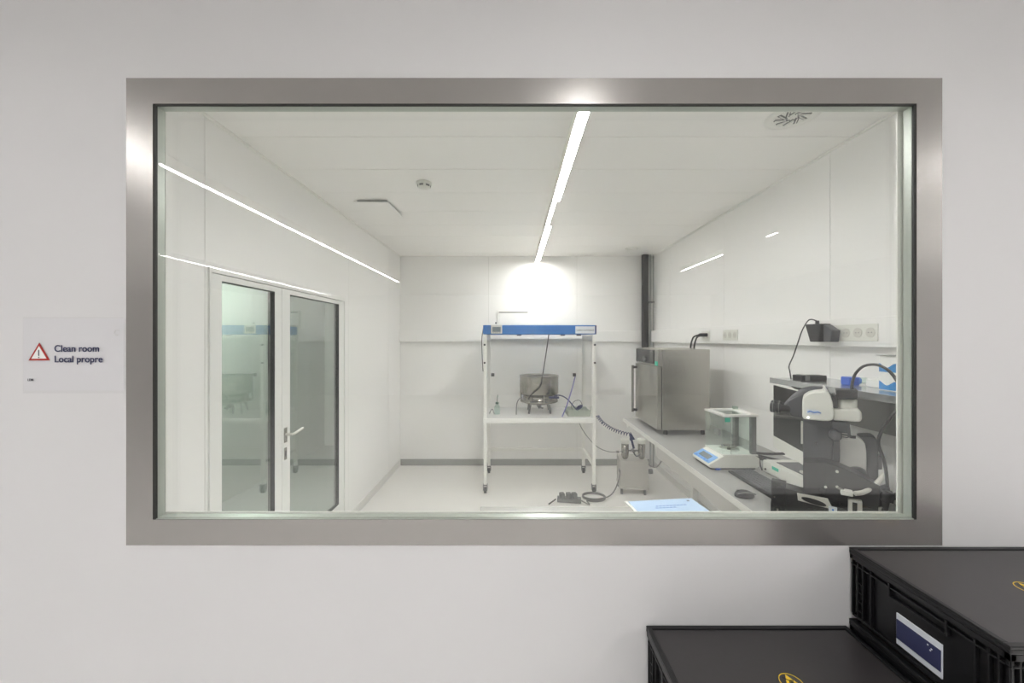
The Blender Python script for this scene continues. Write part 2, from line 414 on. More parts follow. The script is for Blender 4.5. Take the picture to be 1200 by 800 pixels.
MB().lathe((1.41, 1.99, H), [(0, -.004), (.080, -.004), (.085, -.006), (.125, -.002), (.125, 0)]).build('plate', 'white_powder', t)
for k in range(10):
    a = 2 * PI * k / 10
    c = Vector((1.41 + .050 * math.cos(a), 1.99 + .050 * math.sin(a), H))
    MB().box(c.x - .030, c.x + .030, c.y - .009, c.y + .009, H - .0060, H - .0035, rot=a + .5, piv=tuple(c)).build('slot', 'grey', t)
    MB().box(c.x - .026, c.x + .026, c.y - .002, c.y + .002, H - .0100, H - .0055, rot=a + .5, piv=tuple(c)).build('vane', 'white_powder', t)
t = thing('air_valve', (1.47, 4.88, H), 'round white air valve on the ceiling near the back right corner', 'vent', 'round ceiling air outlets')
MB().lathe((1.47, 4.88, H), [(.095, 0), (.095, -.008), (.07, -.014), (.062, -.006)]).build('rim', 'white_powder', t)
MB().lathe((1.47, 4.88, H), [(.050, -.004), (.050, -.016), (0, -.020)]).build('disc', 'white_powder', t)
MB().lathe((1.47, 4.88, H), [(.063, -.001), (.063, -.004), (0, -.004)]).build('gap', 'grey', t)

# column and pipes in the back right corner
MB().box(1.719, 1.793, YB - .12, YB - .054, 1.35, H - .001, .002).build('pipe_duct', 'black')
tag(bpy.data.objects['pipe_duct'], 'black vertical duct running up the back right corner to the ceiling', 'duct')
for x, r in ((1.829, .012), (1.868, .008)):
    t = thing('wall_pipe', (x, YB - .085, 0), 'thin grey vertical pipe beside the black corner duct' if r > .01 else 'thinner grey pipe tight in the back right corner', 'pipe', 'pipes of the back corner')
    MB().cyl((x, YB - .085, 0), (x, YB - .085, H - .001), r).build('tube', 'pipe', t)
    for z in (.5, 2.2): MB().box(x - r - .003, x + r + .003, YB - .10, YB - .001, z, z + .02, .002).build('clip', 'grey', t)
# wall hatch behind the hood
t = thing('wall_hatch', (-.0, YB - .03, 1.78), 'small white framed box on the back wall behind the blue bar', 'wall box')
B(-.22, .21, YB - .045, YB - .0005, 1.84, 2.10, .004).build('frame', 'white_powder', t)
B(-.19, .18, YB - .049, YB - .044, 1.86, 2.06, .002).build('panel', 'panel', t)
B(-.20, .19, YB - .052, YB - .044, 2.068, 2.085, .001).build('slot', 'cove', t)  # grey strip put in for the shadow along the top of the box

# ------------------------------------------------------------------ sign beside the window
t = thing('clean_room_sign', (-1.37, Y0, 1.555), 'white bilingual sign with red warning triangle left of the window', 'sign')
B(-1.531, -1.216, Y0 - .0015, Y0 - .0002, 1.556, 1.781).build('sheet', 'sheet', t)
B(-1.531, -1.216, Y0 - .0030, Y0 - .0024, 1.548, 1.785).build('clear_sleeve', 'sleeve', t)
def tri(cx, z0, wd, hh, y0, y1): return MB().prism([(cx - wd / 2, z0), (cx + wd / 2, z0), (cx, z0 + hh)], 'Y', y0, y1)
tx = -1.479
f = tri(tx, 1.650, .066, .055, Y0 - .0042, Y0 - .0032).build('warning_triangle', 'red_print', t)
tri(tx, 1.6555, .047, .039, Y0 - .0048, Y0 - .0042).build('triangle_field', 'paper', f)
m = MB().box(tx - .0016, tx + .0016, Y0 - .0054, Y0 - .0048, 1.664, 1.683); m.box(tx - .0017, tx + .0017, Y0 - .0054, Y0 - .0048, 1.6575, 1.6608)
m.build('exclamation_mark', 'dark_print', f)
RX = (PI / 2, 0, 0)
text('lettering', 'Clean room', .0290, (-1.432, Y0 - .0045, 1.6775), RX, 'navy_print', t, bold=.0004)
text('lettering', 'Local propre', .0290, (-1.432, Y0 - .0045, 1.6445), RX, 'navy_print', t, bold=.0004)
text('lettering', 'LEM', .0105, (-1.515, Y0 - .0045, 1.586), RX, 'dark_print', t, bold=.0001)
m = MB()
for k in range(10):
    a0 = .6 + k * .5; a1 = a0 + .34; c = (-1.236, 1.737)
    m.cyl((c[0] + .008 * math.cos(a0), Y0 - .0042, c[1] + .008 * math.sin(a0)), (c[0] + .008 * math.cos(a1), Y0 - .0042, c[1] + .008 * math.sin(a1)), .0007, n=6)
m.build('round_emblem', 'joint', t)

# ------------------------------------------------------------------ black crates
def crate(x0, y0, z0, wx, wy, h, label, sticker=True, side_label=True):
    x1, y1, z1 = x0 + wx, y0 + wy, z0 + h
    t = thing('storage_crate', ((x0 + x1) / 2, (y0 + y1) / 2, z0), label, 'crate', 'black lidded storage crates below the window')
    e = .012                                    # body set in from the rim
    b = MB()
    b.box(x0 + .018, x1 - .018, y0 + .018, y1 - .018, z0, z0 + .02, .004)
    wt = .006
    b.box(x0 + e, x0 + e + wt, y0 + e, y1 - e, z0 + .012, z1 - .02)
    b.box(x1 - e - wt, x1 - e, y0 + e, y1 - e, z0 + .012, z1 - .02)
    b.box(x0 + e, x1 - e, y0 + e, y0 + e + wt, z0 + .012, z1 - .02)
    b.box(x0 + e, x1 - e, y1 - e - wt, y1 - e, z0 + .012, z1 - .02)
    body = b.build('body', 'crate', t)
    # rim band and flange below it
    swap = lambda q: q
    m = MB()
    for zz0, zz1, o in ((z1 - .033, z1 - .018, 0.0), (z1 - .050, z1 - .045, .002)):
        m.box(x0 + o, x0 + e + .001, y0 + o, y1 - o, zz0, zz1, .0015); m.box(x1 - e - .001, x1 - o, y0 + o, y1 - o, zz0, zz1, .0015)
        m.box(x0 + o, x1 - o, y0 + o, y0 + e + .001, zz0, zz1, .0015); m.box(x0 + o, x1 - o, y1 - e - .001, y1 - o, zz0, zz1, .0015)
    m.build('rim', 'crate', t)
    # base band
    m = MB()
    for o in (0.004,):
        m.box(x0 + o, x0 + e + .001, y0 + o, y1 - o, z0 + .014, z0 + .022, .0015); m.box(x1 - e - .001, x1 - o, y0 + o, y1 - o, z0 + .014, z0 + .022, .0015)
        m.box(x0 + o, x1 - o, y0 + o, y0 + e + .001, z0 + .014, z0 + .022, .0015); m.box(x0 + o, x1 - o, y1 - e - .001, y1 - o, z0 + .014, z0 + .022, .0015)
    m.build('base_band', 'crate', t)
    # corner ribs on all four sides: separate ribs
    def rib(a0, a1, b0, b1): B(a0, a1, b0, b1, z0 + .022, z1 - .033, .001).build('rib', 'crate', t)
    for s in (.004, .022, .040, .066):
        for yy in (y0 + s, y1 - s - .004):
            rib(x0 + .002, x0 + e, yy, yy + .004); rib(x1 - e, x1 - .002, yy, yy + .004)
        for xx in (x0 + s, x1 - s - .004):
            rib(xx, xx + .004, y0 + .002, y0 + e)
    # small ladder ribs in the far corner bay
    for k in range(4):
        B(x0 + .003, x0 + e, y1 - .044, y1 - .022, z0 + .04 + k * .028, z0 + .043 + k * .028).build('rib', 'crate', t)
    # handle grip on the short sides
    for xa, xb in ((x0 - .0, x0 + e), (x1 - e, x1)):
        g = MB().box(xa, xb, (y0 + y1) / 2 - .073, (y0 + y1) / 2 + .073, z1 - .074, z1 - .069, .001)
        g.box(xa, xb, (y0 + y1) / 2 - .075, (y0 + y1) / 2 - .070, z1 - .074, z1 - .033, .001)
        g.box(xa, xb, (y0 + y1) / 2 + .070, (y0 + y1) / 2 + .075, z1 - .074, z1 - .033, .001)
        g.build('handle_grip', 'crate', t)
    # lid: rim and recessed plate
    lid = MB()
    lid.box(x0 - .002, x1 + .002, y0 - .001, y1 + .001, z1 - .018, z1 - .005, .003)
    for q in ((x0 - .002, x1 + .002, y0 - .001, y0 + .014), (x0 - .002, x1 + .002, y1 - .014, y1 + .001), (x0 - .002, x0 + .012, y0 + .012, y1 - .012), (x1 - .012, x1 + .002, y0 + .012, y1 - .012)):
        lid.box(q[0], q[1], q[2], q[3], z1 - .006, z1, .002)
    L = lid.build('lid', 'crate', t)
    B(x0 + .014, x1 - .014, y0 + .016, y1 - .016, z1 - .006, z1 - .003, .001).build('lid_plate', 'crate_lid', L)
    if sticker:
        cx, cy, zt = (x0 + x1) / 2, (y0 + y1) / 2, z1 - .003
        n = 36; vs = []
        m = MB()
        for r in (.0290, .0270):
            for hh in (0, .0006):
                vs += [(cx + r * math.cos(2 * PI * i / n), cy - .002 + r * math.sin(2 * PI * i / n), zt + hh) for i in range(n)]
        fs = []
        for i in range(n):
            j = (i + 1) % n
            fs += [(n + i, n + j, 3 * n + j, 3 * n + i), (i, j, n + j, n + i), (2 * n + i, 2 * n + j, 3 * n + j, 3 * n + i)]
        m.add(vs, fs); m.build('sticker_ring', 'yellow', L)
        s = MB().prism([(cx - .021, cy - .016), (cx + .021, cy - .016), (cx, cy + .023)], 'Z', zt, zt + .0006).build('warning_triangle', 'yellow', L)
        # dark hand and slash on the triangle
        m = MB()
        m.box(cx - .0085, cx + .003, cy - .010, cy - .003, zt + .0006, zt + .0010, rot=.5)
        for k in range(3): m.box(cx - .004 + k * .004, cx - .0015 + k * .004, cy - .004, cy + .006, zt + .0006, zt + .0010, rot=-.5)
        m.box(cx - .019, cx + .016, cy + .001, cy + .0035, zt + .0008, zt + .0012, rot=-.75)
        m.build('hand_symbol', 'crate', L)
    if side_label:
        hold = MB().box(x0 + e - .003, x0 + e + .001, y0 + .142, y0 + .258, z0 + .030, z0 + .115, .0005).build('side_label', 'label', t)
        tag(hold, 'grey and navy paper label')
        B(x0 + e - .0045, x0 + e - .003, y0 + .144, y0 + .256, z0 + .046, z0 + .099).build('navy_band', 'navy_print', hold)
        for yy, zz in ((.172, .090), (.163, .085), (.166, .080)): B(x0 + e - .0055, x0 + e - .0045, y0 + yy, y0 + yy + .003, z0 + zz, z0 + zz + .003).build('mark', 'label', hold)
    return t
crate(1.048, .829, .847, .60, .398, .222, 'higher black lidded crate with a white and navy label at bottom right')
crate(1.048, .829, .604, .60, .398, .243, 'crate directly under the higher right crate, only its edge showing', side_label=False, sticker=False)
crate(.415, .829, .604, .62, .398, .220, 'lower black lidded crate left of the taller crate stack')
t = thing('low_table', (1.03, 1.0, 0), 'low steel table carrying the black crates under the window', 'table')
B(.38, 1.70, .70, 1.225, .574, .604, .003).build('table_top', 'dull_steel', t)
for x in (.40, 1.64):
    for y in (.72, 1.17): B(x, x + .04, y, y + .04, 0, .575).build('leg', 'dull_steel', t)

# ------------------------------------------------------------------ benches
BX, BZ = 1.127, .900
t = thing('lab_bench', (1.5, 2.7, 0), 'long grey lab bench along the right wall', 'bench')
B(BX + .006, XR - .001, 1.30, 4.05, BZ - .030, BZ, .001).build('bench_top', 'bench', t)
B(BX, BX + .007, 1.30, 4.05, BZ - .032, BZ + .0008, .001).build('edge_band', 'bench_edge', t)
B(BX + .004, BX + .022, 1.30, 3.12, BZ - .12, BZ - .031, .001).build('apron', 'apron', t)
st = B(BX + .0015, BX + .004, 1.895, 1.965, BZ - .075, BZ - .040).build('sticker', 'teal', t); tag(st, 'small teal sticker on the bench front')
for y in (1.36, 2.7, 3.95):
    B(1.80, 1.85, y, y + .05, 0, BZ - .031).build('leg', 'white_powder', t)
    B(1.15, 1.85, y + .005, y + .045, BZ - .075, BZ - .031).build('bracket', 'white_powder', t)
t = thing('window_table', (.4, 1.6, 0), 'glossy grey table directly behind the window sill', 'table')
B(-.162, .93, 1.33, 1.92, .872, .90, .003).build('table_top', 'table_top', t)
for x in (-.13, .86):
    for y in (1.36, 1.86): B(x, x + .04, y, y + .04, 0, .873).build('leg', 'white_powder', t)
B(-.10, .88, 1.375, 1.385, .80, .873).build('rail', 'white_powder', t)

# folder of papers on the window table
t = thing('blue_document', (.70, 1.83, .90), 'light blue printed booklet lying on the table behind the glass', 'document')
c = (.70, 1.82)
R_ = .12
MB().box(.575, .905, 1.62, 1.985, .9005, .906, .001, rot=R_, piv=(.74, 1.80, .9)).build('pages', 'paper', t)
MB().box(.590, .925, 1.62, 1.98, .906, .908, .0005, rot=R_, piv=(.74, 1.80, .9)).build('cover', 'folder', t)
m = MB()
for k in range(9): m.box(.70 + k * .018, .712 + k * .018, 1.905 , 1.912, .908, .9085, rot=R_, piv=(.74, 1.80, .9))
for k in range(6): m.box(.69 + k * .018, .702 + k * .018, 1.885, 1.892, .908, .9085, rot=R_, piv=(.74, 1.80, .9))
m.build('printed_title', 'blue_print', t)
MB().box(.885, .897, 1.945, 1.957, .908, .9085, rot=R_, piv=(.74, 1.80, .9)).build('emblem', 'navy_print', t)

# ------------------------------------------------------------------ flow hood on castors
HXa, HXb, HYa, HYb = -.335, .912, 4.373, 5.06
t = thing('flow_hood', (.29, 4.7, 0), 'white wheeled flow hood table with blue top bar and clear panels', 'workstation')
PW = .036
for x in (HXa, HXb - PW):
    for y in (HYa, HYb - PW):
        lg = B(x, x + PW, y, y + PW, .095, 1.80, .003).build('leg', 'white_powder', t)
        cx, cy = x + PW / 2, y + PW / 2
        cs = MB().box(cx - .024, cx - .017, cy - .025, cy + .025, .03, .095, .001).box(cx + .017, cx + .024, cy - .025, cy + .025, .03, .095, .001).box(cx - .024, cx + .024, cy - .025, cy + .025, .083, .097, .001).build('castor', 'grey', t)
        MB().cyl((cx - .014, cy, .032), (cx + .014, cy, .032), .032).build('wheel', 'black', cs)
wt = B(HXa - .004, HXb + .004, HYa - .006, HYb + .004, .782, .835, .004).build('work_surface', 'white_top', t)
B(HXa + PW, HXb - PW, HYb - .03, HYb - .005, .285, .320).build('rail', 'white_powder', t)
for x in (HXa + .006, HXb - .030): B(x, x + .024, HYa + PW, HYb - PW, .285, .320).build('rail', 'white_powder', t)
B(HXa + PW, HXb - PW, HYb - .026, HYb - .010, 1.675, 1.72).build('rail', 'white_powder', t)
for x in (HXa + .008, HXb - .032): B(x, x + .024, HYa + PW, HYb - PW, 1.70, 1.75).build('rail', 'white_powder', t)
# clear panels
B(HXa + PW, HXb - PW, HYa + .012, HYa + .017, 1.12, 1.77).build('clear_panel', 'acrylic', t)
B(HXb - .022, HXb - .017, HYa + PW, HYb - PW, .836, 1.70).build('clear_panel', 'acrylic', t)
B(HXa + .017, HXa + .022, HYa + PW, HYb - PW, .836, 1.70).build('clear_panel', 'acrylic', t)
B(HXa + PW, HXb - PW, HYb - .020, HYb - .016, .836, 1.68).build('clear_panel', 'acrylic', t)
# head unit
hu = B(HXa - .006, HXb + .006, HYa - .004, HYb - .02, 1.768, 1.870, .004).build('filter_box', 'blue', t); tag(hu, 'blue filter box on top of the hood')
B(HXa - .004, HXb + .004, HYa + .01, HYb - .03, 1.870, 1.885, .002).build('top_plate', 'white_powder', hu)
B(HXb - .228, HXb - .012, HYa - .009, HYa - .004, 1.778, 1.857, .002).build('name_plate', 'label', hu)
text('lettering', 'Labo-compact', .034, (HXb - .215, HYa - .0095, 1.806), RX, 'dark_print', t)
B(HXb - .008, HXb + .0065, HYa - .0085, HYa - .0035, 1.770, 1.868).build('end_cap', 'navy', hu)
cp = B(-.252, -.128, HYa - .016, HYa - .004, 1.776, 1.872, .003).build('control_unit', 'pale', t)
B(-.236, -.144, HYa - .018, HYa - .0155, 1.795, 1.850, .001).build('display', 'lcd', cp)
for k in range(4): B(-.232 + k * .024, -.220 + k * .024, HYa - .018, HYa - .0155, 1.781, 1.789, .001).build('button', 'grey', cp)
MB().cyl((-.20, HYa + .04, 1.885), (-.20, HYa + .04, 1.905), .008).build('knob', 'black', hu)
for x in (.035, .52): B(x, x + .05, HYa + .0, HYa + .02, 1.752, 1.768, .002).build('latch', 'navy', hu)
B(.70, .75, HYa, HYa + .02, 1.752, 1.768, .002).build('latch', 'black', hu)
for x in (HXa + .012, HXb - .012):
    for z in (1.652, 1.452): MB().cyl((x, HYa - .016, z), (x, HYa + .002, z), .011).build('knob', 'black', t)
for x in (-.233, .675): MB().box(x - .018, x + .018, HYa + .004, HYa + .012, 1.30, 1.336, .002).cyl((x, HYa - .006, 1.318), (x, HYa + .006, 1.318), .009).build('panel_clamp', 'black', t)
# cables of the hood
tag(MB().tube([(HXa - .008, HYa + .05, 1.83), (HXa - .024, HYa + .04, 1.70), (HXa - .018, HYa + .05, 1.50), (HXa - .010, HYa + .06, 1.35)], .005).build('power_cable', 'grey_wire'), 'grey cable hanging down the left side of the hood', 'cable')

# sieve bowl machine
cx, cy = .305, 4.74
t = thing('centrifuge_bowl', (cx, cy, .835), 'round stainless steel bowl on four short legs inside the hood', 'machine')
dr = MB().lathe((cx, cy, 0), [(.215, 1.262), (.232, 1.280), (.238, 1.278), (.232, 1.262), (.232, 1.075), (.222, 1.060), (.215, 1.075), (.215, 1.262)], 56).build('drum', 'bowl', t)
MB().lathe((cx, cy, 0), [(0, 1.262), (.214, 1.262)], 48).build('drum_lid', 'bowl', dr)
MB().lathe((cx, cy, 0), [(0, 1.062), (.205, 1.062), (.205, 1.055), (.190, 1.050), (.190, .990), (.226, .985), (.226, .968), (.12, .938), (0, .935)], 48).build('lower_ring', 'bowl', t)
for k in range(8):
    a = k * PI / 4 + .2; p = (cx + .222 * math.cos(a), cy + .222 * math.sin(a))
    MB().cyl((p[0], p[1], .975), (p[0], p[1], 1.065), .008, n=10).build('clamp_rod', 'handle', t)
for k in range(4):
    a = k * PI / 2 + PI / 4
    MB().prism([(-.010, .940), (.014, .940), (.030, .840), (.018, .840)], 'Y', -.010, .010).build('leg', 'grey', t, origin=(0, 0, 0))
    lg = [o for o in bpy.data.objects if o.name.startswith('leg')][-1]
for i, lg in enumerate([o for o in t.children if o.name.startswith('leg')]):
    a = i * PI / 2 + PI / 4
    lg.location = Vector((.155 * math.cos(a), .155 * math.sin(a), -.835)); lg.rotation_euler = (0, 0, a)
MB().lathe((cx, cy, 0), [(.0, .940), (.030, .938), (.026, .905), (.012, .898), (.012, .880), (0, .880)]).cyl((cx, cy, .898), (cx + .05, cy - .03, .885), .010).build('outlet_valve', 'grey', t)
tag(MB().tube([(.395, HYa + .06, 1.765), (.375, 4.55, 1.55), (.33, 4.50, 1.30), (.30, 4.49, 1.17), (.10, 4.52, 1.10), (.075, 4.56, 1.0)][:4] + [(.20, 4.50, 1.08), (.165, 4.50, 1.02)], .006).build('hanging_cable', 'wire'), 'thin black cable hanging from the blue bar to the bowl', 'cable')
tag(MB().tube([(.10, 4.55, 1.04), (.06, 4.54, 1.02), (.035, 4.54, .96), (.03, 4.54, .845)], .005).build('looped_tube', 'grey_wire'), 'short grey tube left of the steel bowl', 'cable')
tag(MB().tube([(.42, 4.50, 1.03), (.50, 4.49, 1.075), (.60, 4.50, 1.04), (.70, 4.52, .93), (.745, 4.55, .885)], .007).box(.40, .52, 4.49, 4.51, 1.035, 1.06, .004).build('air_hose', 'navy'), 'dark blue hose arching from the bowl to the green tray', 'hose')
# bottle
t = thing('wash_bottle', (-.195, 4.62, .835), 'small clear wash bottle with green cap at the left of the hood', 'bottle')
MB().lathe((-.195, 4.62, .836), [(0, .002), (.032, 0), (.034, .01), (.034, .085), (.016, .110), (.014, .118), (0, .118)]).build('bottle_body', 'bottle', t)
MB().cyl((-.195, 4.62, .954), (-.195, 4.62, .974), .019).tube([(-.195, 4.62, .974), (-.193, 4.62, 1.03), (-.185, 4.62, 1.06)], .004).build('cap', 'green', t)
tag(MB().tube([(-.285, 4.60, .842), (-.27, 4.60, .875), (-.25, 4.59, .90), (-.235, 4.58, .87), (-.225, 4.57, .842)], .004).build('wire_clip', 'grey_wire'), 'small bent wire beside the wash bottle', 'clip')
# tray with tool
t = thing('green_tray', (.73, 4.58, .835), 'pale green shallow tray at the right of the hood', 'tray')
m = MB().box(.615, .865, 4.46, 4.72, .836, .842, .002)
for q in ((.615, .865, 4.46, 4.467), (.615, .865, 4.713, 4.72), (.615, .622, 4.46, 4.72), (.858, .865, 4.46, 4.72)): m.box(*q, .840, .905, .002)
m.build('tray_body', 'tray', t)
for q in ((.605, .875, 4.450, 4.464), (.605, .875, 4.716, 4.730)): B(*q, .900, .907, .002).build('tray_rim', 'tray', t)
t = thing('air_gun', (.77, 4.60, .842), 'dark blue air gun lying in the green tray', 'tool')
MB().lathe((.765, 4.585, .920), [(0, -.045), (.014, -.040), (.024, 0), (.020, .03), (0, .05)], 20, 'X').rot((.765, 4.585, .920), 'Y', -.6).build('gun_body', 'navy', t)
MB().tube([(.80, 4.585, .945), (.77, 4.585, 1.0), (.71, 4.59, .99), (.675, 4.60, .93), (.70, 4.60, .86)], .004).build('coil', 'grey_wire', t)
tag(MB().tube([(.705, 4.48, 1.31), (.66, 4.47, 1.14), (.60, 4.45, .96), (.545, 4.43, .841)], .007, smooth=False).build('blue_rod', 'rod'), 'slim violet blue rod leaning across the right of the hood', 'rod')

# coiled hose and pump
def helix(P, r, turns, wire, n=240):
    P = [Vector(p) for p in P]; pts = []
    for i in range(n + 1):
        u = i / n; a, b, c = P
        p = a * (1 - u) ** 2 + b * 2 * u * (1 - u) + c * u * u
        d = ((b - a) * (1 - u) + (c - b) * u).normalized(); e = d.orthogonal().normalized(); k = d.cross(e)
        an = 2 * PI * turns * u
        pts.append(p + (e * math.cos(an) + k * math.sin(an)) * r)
    return MB().tube(pts, wire, n=5, smooth=False)
tag(helix([(.935, 4.40, .86), (1.02, 4.37, .70), (1.30, 4.36, .655)], .018, 17, .005, 340).build('coiled_hose', 'navy'), 'navy coiled air hose running from the hood to the pump', 'hose')
t = thing('pump_unit', (1.35, 4.45, 0), 'steel box unit on four feet with two upright filter canisters', 'pump')
rr = -.13; pv = (1.34, 4.45, 0)
MB().box(1.19, 1.495, 4.33, 4.60, .085, .375, .006, rot=rr, piv=pv).build('housing', 'dull_steel', t)
MB().box(1.185, 1.500, 4.325, 4.605, .062, .085, .003, rot=rr, piv=pv).build('base_plate', 'dull_steel', t)
for x in (1.21, 1.46):
    for y in (4.35, 4.57): MB().box(x - .012, x + .012, y - .012, y + .012, 0, .062, rot=rr, piv=pv).build('foot', 'grey', t)
for x in (1.245, 1.430):
    cn = MB().lathe((x, 4.40, 0), [(0, .376), (.020, .376), (.034, .395), (.040, .42), (.040, .555), (.0, .555)], 28).build('canister', 'bowl', t)
    MB().lathe((x, 4.40, 0), [(0, .553), (.050, .553), (.050, .595), (.044, .602), (0, .602)], 28).build('canister_cap', 'ivory', cn)
    MB().cyl((x, 4.362, .40), (x, 4.362, .55), .005, n=8).build('sight_tube', 'grey', cn)
MB().cyl((1.245, 4.40, .47), (1.430, 4.40, .47), .009).cyl((1.335, 4.37, .47), (1.335, 4.42, .47), .018).build('manifold', 'grey', t)
MB().cyl((1.335, 4.37, .50), (1.30, 4.40, .66), .012).prism([(1.29, .59), (1.35, .60), (1.30, .68)], 'Y', 4.37, 4.39).build('hose_coupling', 'navy', t)
MB().tube([(1.33, 4.37, .46), (1.36, 4.36, .42), (1.40, 4.35, .44)], .008).build('link_hose', 'wire', t)
MB().cyl((1.50, 4.36, .25), (1.535, 4.36, .25), .028).cyl((1.17, 4.38, .26), (1.20, 4.38, .26), .022).build('side_fitting', 'grey', t)
tag(MB().tube([(.77, 4.8, .775), (.80, 4.55, .66), (.92, 4.42, .52), (1.05, 4.40, .46), (1.16, 4.40, .455), (1.205, 4.40, .46)], .004).cyl((1.15, 4.40, .455), (1.175, 4.40, .456), .013).build('thin_hose', 'grey_wire'), 'thin grey hose sagging from the hood to the pump', 'hose')
tag(MB().tube([(1.44, 4.34, .37), (1.52, 4.34, .31), (1.60, 4.36, .31), (1.70, 4.45, .42), (1.80, 4.7, .55), (1.87, 4.95, .60)], .006).build('wall_hose', 'grey_wire'), 'grey hose arching from the pump towards the right wall', 'hose')
# power strip with coiled lead
t = thing('power_strip', (.57, 4.15, 0), 'dark power strip with plugs lying on the floor before the hood', 'power strip')
MB().box(.46, .71, 4.11, 4.19, .001, .045, .006, rot=-.15).build('strip_body', 'grey', t)
for x in (.51, .58, .64): MB().box(x - .025, x + .025, 4.12, 4.18, .040, .095, .008, rot=.2).build('plug', 'grey', t)
lead = [(.44, 4.12, .04), (.40, 4.08, .03), (.36, 4.06, .012)]
MB().tube(lead, .007).build('plug_lead', 'wire', t)
p = [(.71, 4.13, .02), (.78, 4.05, .012)]
for k in range(26):
    a = -2.4 + k * .55; p.append((.86 + .12 * math.cos(a), 4.22 + .10 * math.sin(a), .012 + k * .0012))
p += [(1.02, 4.20, .04), (1.10, 4.25, .10), (1.16, 4.32, .20), (1.18, 4.36, .27)]
tag(MB().tube(p, .007, sub=4).build('power_lead', 'grey_wire'), 'dark power lead coiled on the floor and rising to the pump', 'cable')

# ------------------------------------------------------------------ oven on the bench
ox0, ox1, oy0, oy1, oz0, oz1 = 1.257, 1.662, 3.33, 3.93, .942, 1.628
t = thing('drying_oven', (1.45, 3.63, BZ), 'stainless steel laboratory oven standing on the far bench end', 'oven')
B(ox0, ox1, oy0, oy1, oz0, oz1, .004).build('cabinet', 'steel', t)
for x in (1.30, 1.62):
    for y in (3.37, 3.89): MB().cyl((x, y, BZ), (x, y, oz0 + .002), .018).build('foot', 'black', t)
dr = B(1.214, 1.250, oy0 + .002, oy1 - .002, oz0 + .004, 1.478, .005).build('oven_door', 'oven_door', t)
B(1.249, 1.258, oy0 + .01, oy1 - .01, oz0 + .01, 1.47).build('door_seal', 'black', t)
for z in (1.02, 1.44): MB().box(1.168, 1.216, oy1 - .065, oy1 - .035, z - .012, z + .012, .003).build('handle_bracket', 'black', dr)
MB().cyl((1.172, oy1 - .05, 1.0), (1.172, oy1 - .05, 1.46), .012).build('handle', 'handle', dr)
pn = B(1.224, 1.258, oy0 + .002, oy1 - .002, 1.484, oz1, .003).build('control_panel', 'steel', t)
B(1.219, 1.225, oy0 + .10, oy1 - .01, 1.498, oz1 - .010, .001).build('dark_display', 'screen', pn)
MB().cyl((1.205, 3.66, 1.53), (1.220, 3.66, 1.53), .022).build('dial', 'grey', pn)
B(1.2215, 1.2245, oy0 + .015, oy0 + .075, 1.488, 1.525).build('sticker', 'teal', pn)
B(1.255, 1.66, oy1 - .3, oy1, oz1, oz1 + .004).build('top_plate', 'dull_steel', t)

# sockets on the trunking
def socket(y, n, label):
    t = thing('wall_socket', (XR - .053, y, 1.72), label, 'socket', 'sockets on the right wall trunking')
    B(XR - .060, XR - .053, y, y + n * .075, 1.705, 1.795, .002).build('socket_plate', 'ivory', t)
    for k in range(n):
        s_ = MB().cyl((XR - .0625, y + .0375 + k * .075, 1.75), (XR - .0595, y + .0375 + k * .075, 1.75), .026).build('socket_face', 'pale', t)
        for dy, dz in ((-.009, .0), (.009, .0)): MB().cyl((XR - .0635, y + .0375 + k * .075 + dy, 1.75 + dz), (XR - .062, y + .0375 + k * .075 + dy, 1.75 + dz), .0028, n=8).build('socket_hole', 'grey', s_)
socket(3.22, 3, 'white triple socket on the trunking between oven and balance')
socket(1.98, 5, 'long white socket row on the trunking above the steel shelf')
socket(3.68, 2, 'white double socket above the oven holding two black plugs')
for i, y in enumerate((3.718, 3.793)):
    MB().cyl((XR - .098, y, 1.755), (XR - .064, y, 1.755), .017).cyl((XR - .12, y, 1.75), (XR - .098, y, 1.755), .010).tube([(XR - .12, y, 1.75), (XR - .155, y, 1.735), (XR - .175, y, 1.69), (XR - .185, y, 1.63), (XR - .18, y + .02, 1.50)], .008).build('oven_plug', 'black')
    tag(bpy.data.objects['oven_plug' if i == 0 else 'oven_plug.001'], 'black plug and lead nearer the window, above the oven' if i == 0 else 'black plug and lead further from the window, above the oven', 'plug', 'plugs above the oven')
tag(MB().tube([(1.665, 3.6, 1.32), (1.72, 3.55, 1.28), (1.735, 3.5, 1.20), (1.73, 3.48, 1.08), (1.74, 3.5, .905)], .007).build('oven_cable', 'wire'), 'black cable hanging down behind the oven', 'cable')

# ------------------------------------------------------------------ analytical balance
t = thing('analytical_balance', (1.37, 2.56, BZ), 'white analytical balance with glass draft shield on the bench', 'balance')
b0, b1, c0, c1 = 2.445, 2.675, 1.212, 1.53
prof = [(c0, .922), (c0 + .02, .912), (c1 - .015, .912), (c1, .925), (c1, .975), (1.50, .990), (1.31, .990), (1.285, .978), (c0 + .004, .940)]
MB().prism(prof, 'Y', b0, b1, .006).build('base', 'ivory', t)
B(c0 + .018, c1 - .02, b0 + .01, b1 - .01, .903, .914, .002).build('underside', 'black', t)
for y in (b0 + .02, b1 - .02): MB().cyl((1.275, y, BZ), (1.275, y, .913), .020).build('foot', 'foot_blue', t)
for y in (b0 + .03, b1 - .03): MB().cyl((1.50, y, BZ), (1.50, y, .905), .014).build('foot', 'black', t)
def slope(z_off, x0, x1): # along the sloping keypad
    f = lambda x: .940 + (x - c0 - .004) / (1.285 - c0 - .004) * .038 + z_off
    return [(x0, f(x0)), (x1, f(x1)), (x1, f(x1) + .004), (x0, f(x0) + .004)]
kp = MB().prism(slope(.0, c0 + .004, 1.278), 'Y', b0 + .012, b1 - .012, .0015).build('keypad', 'light_blue', t)
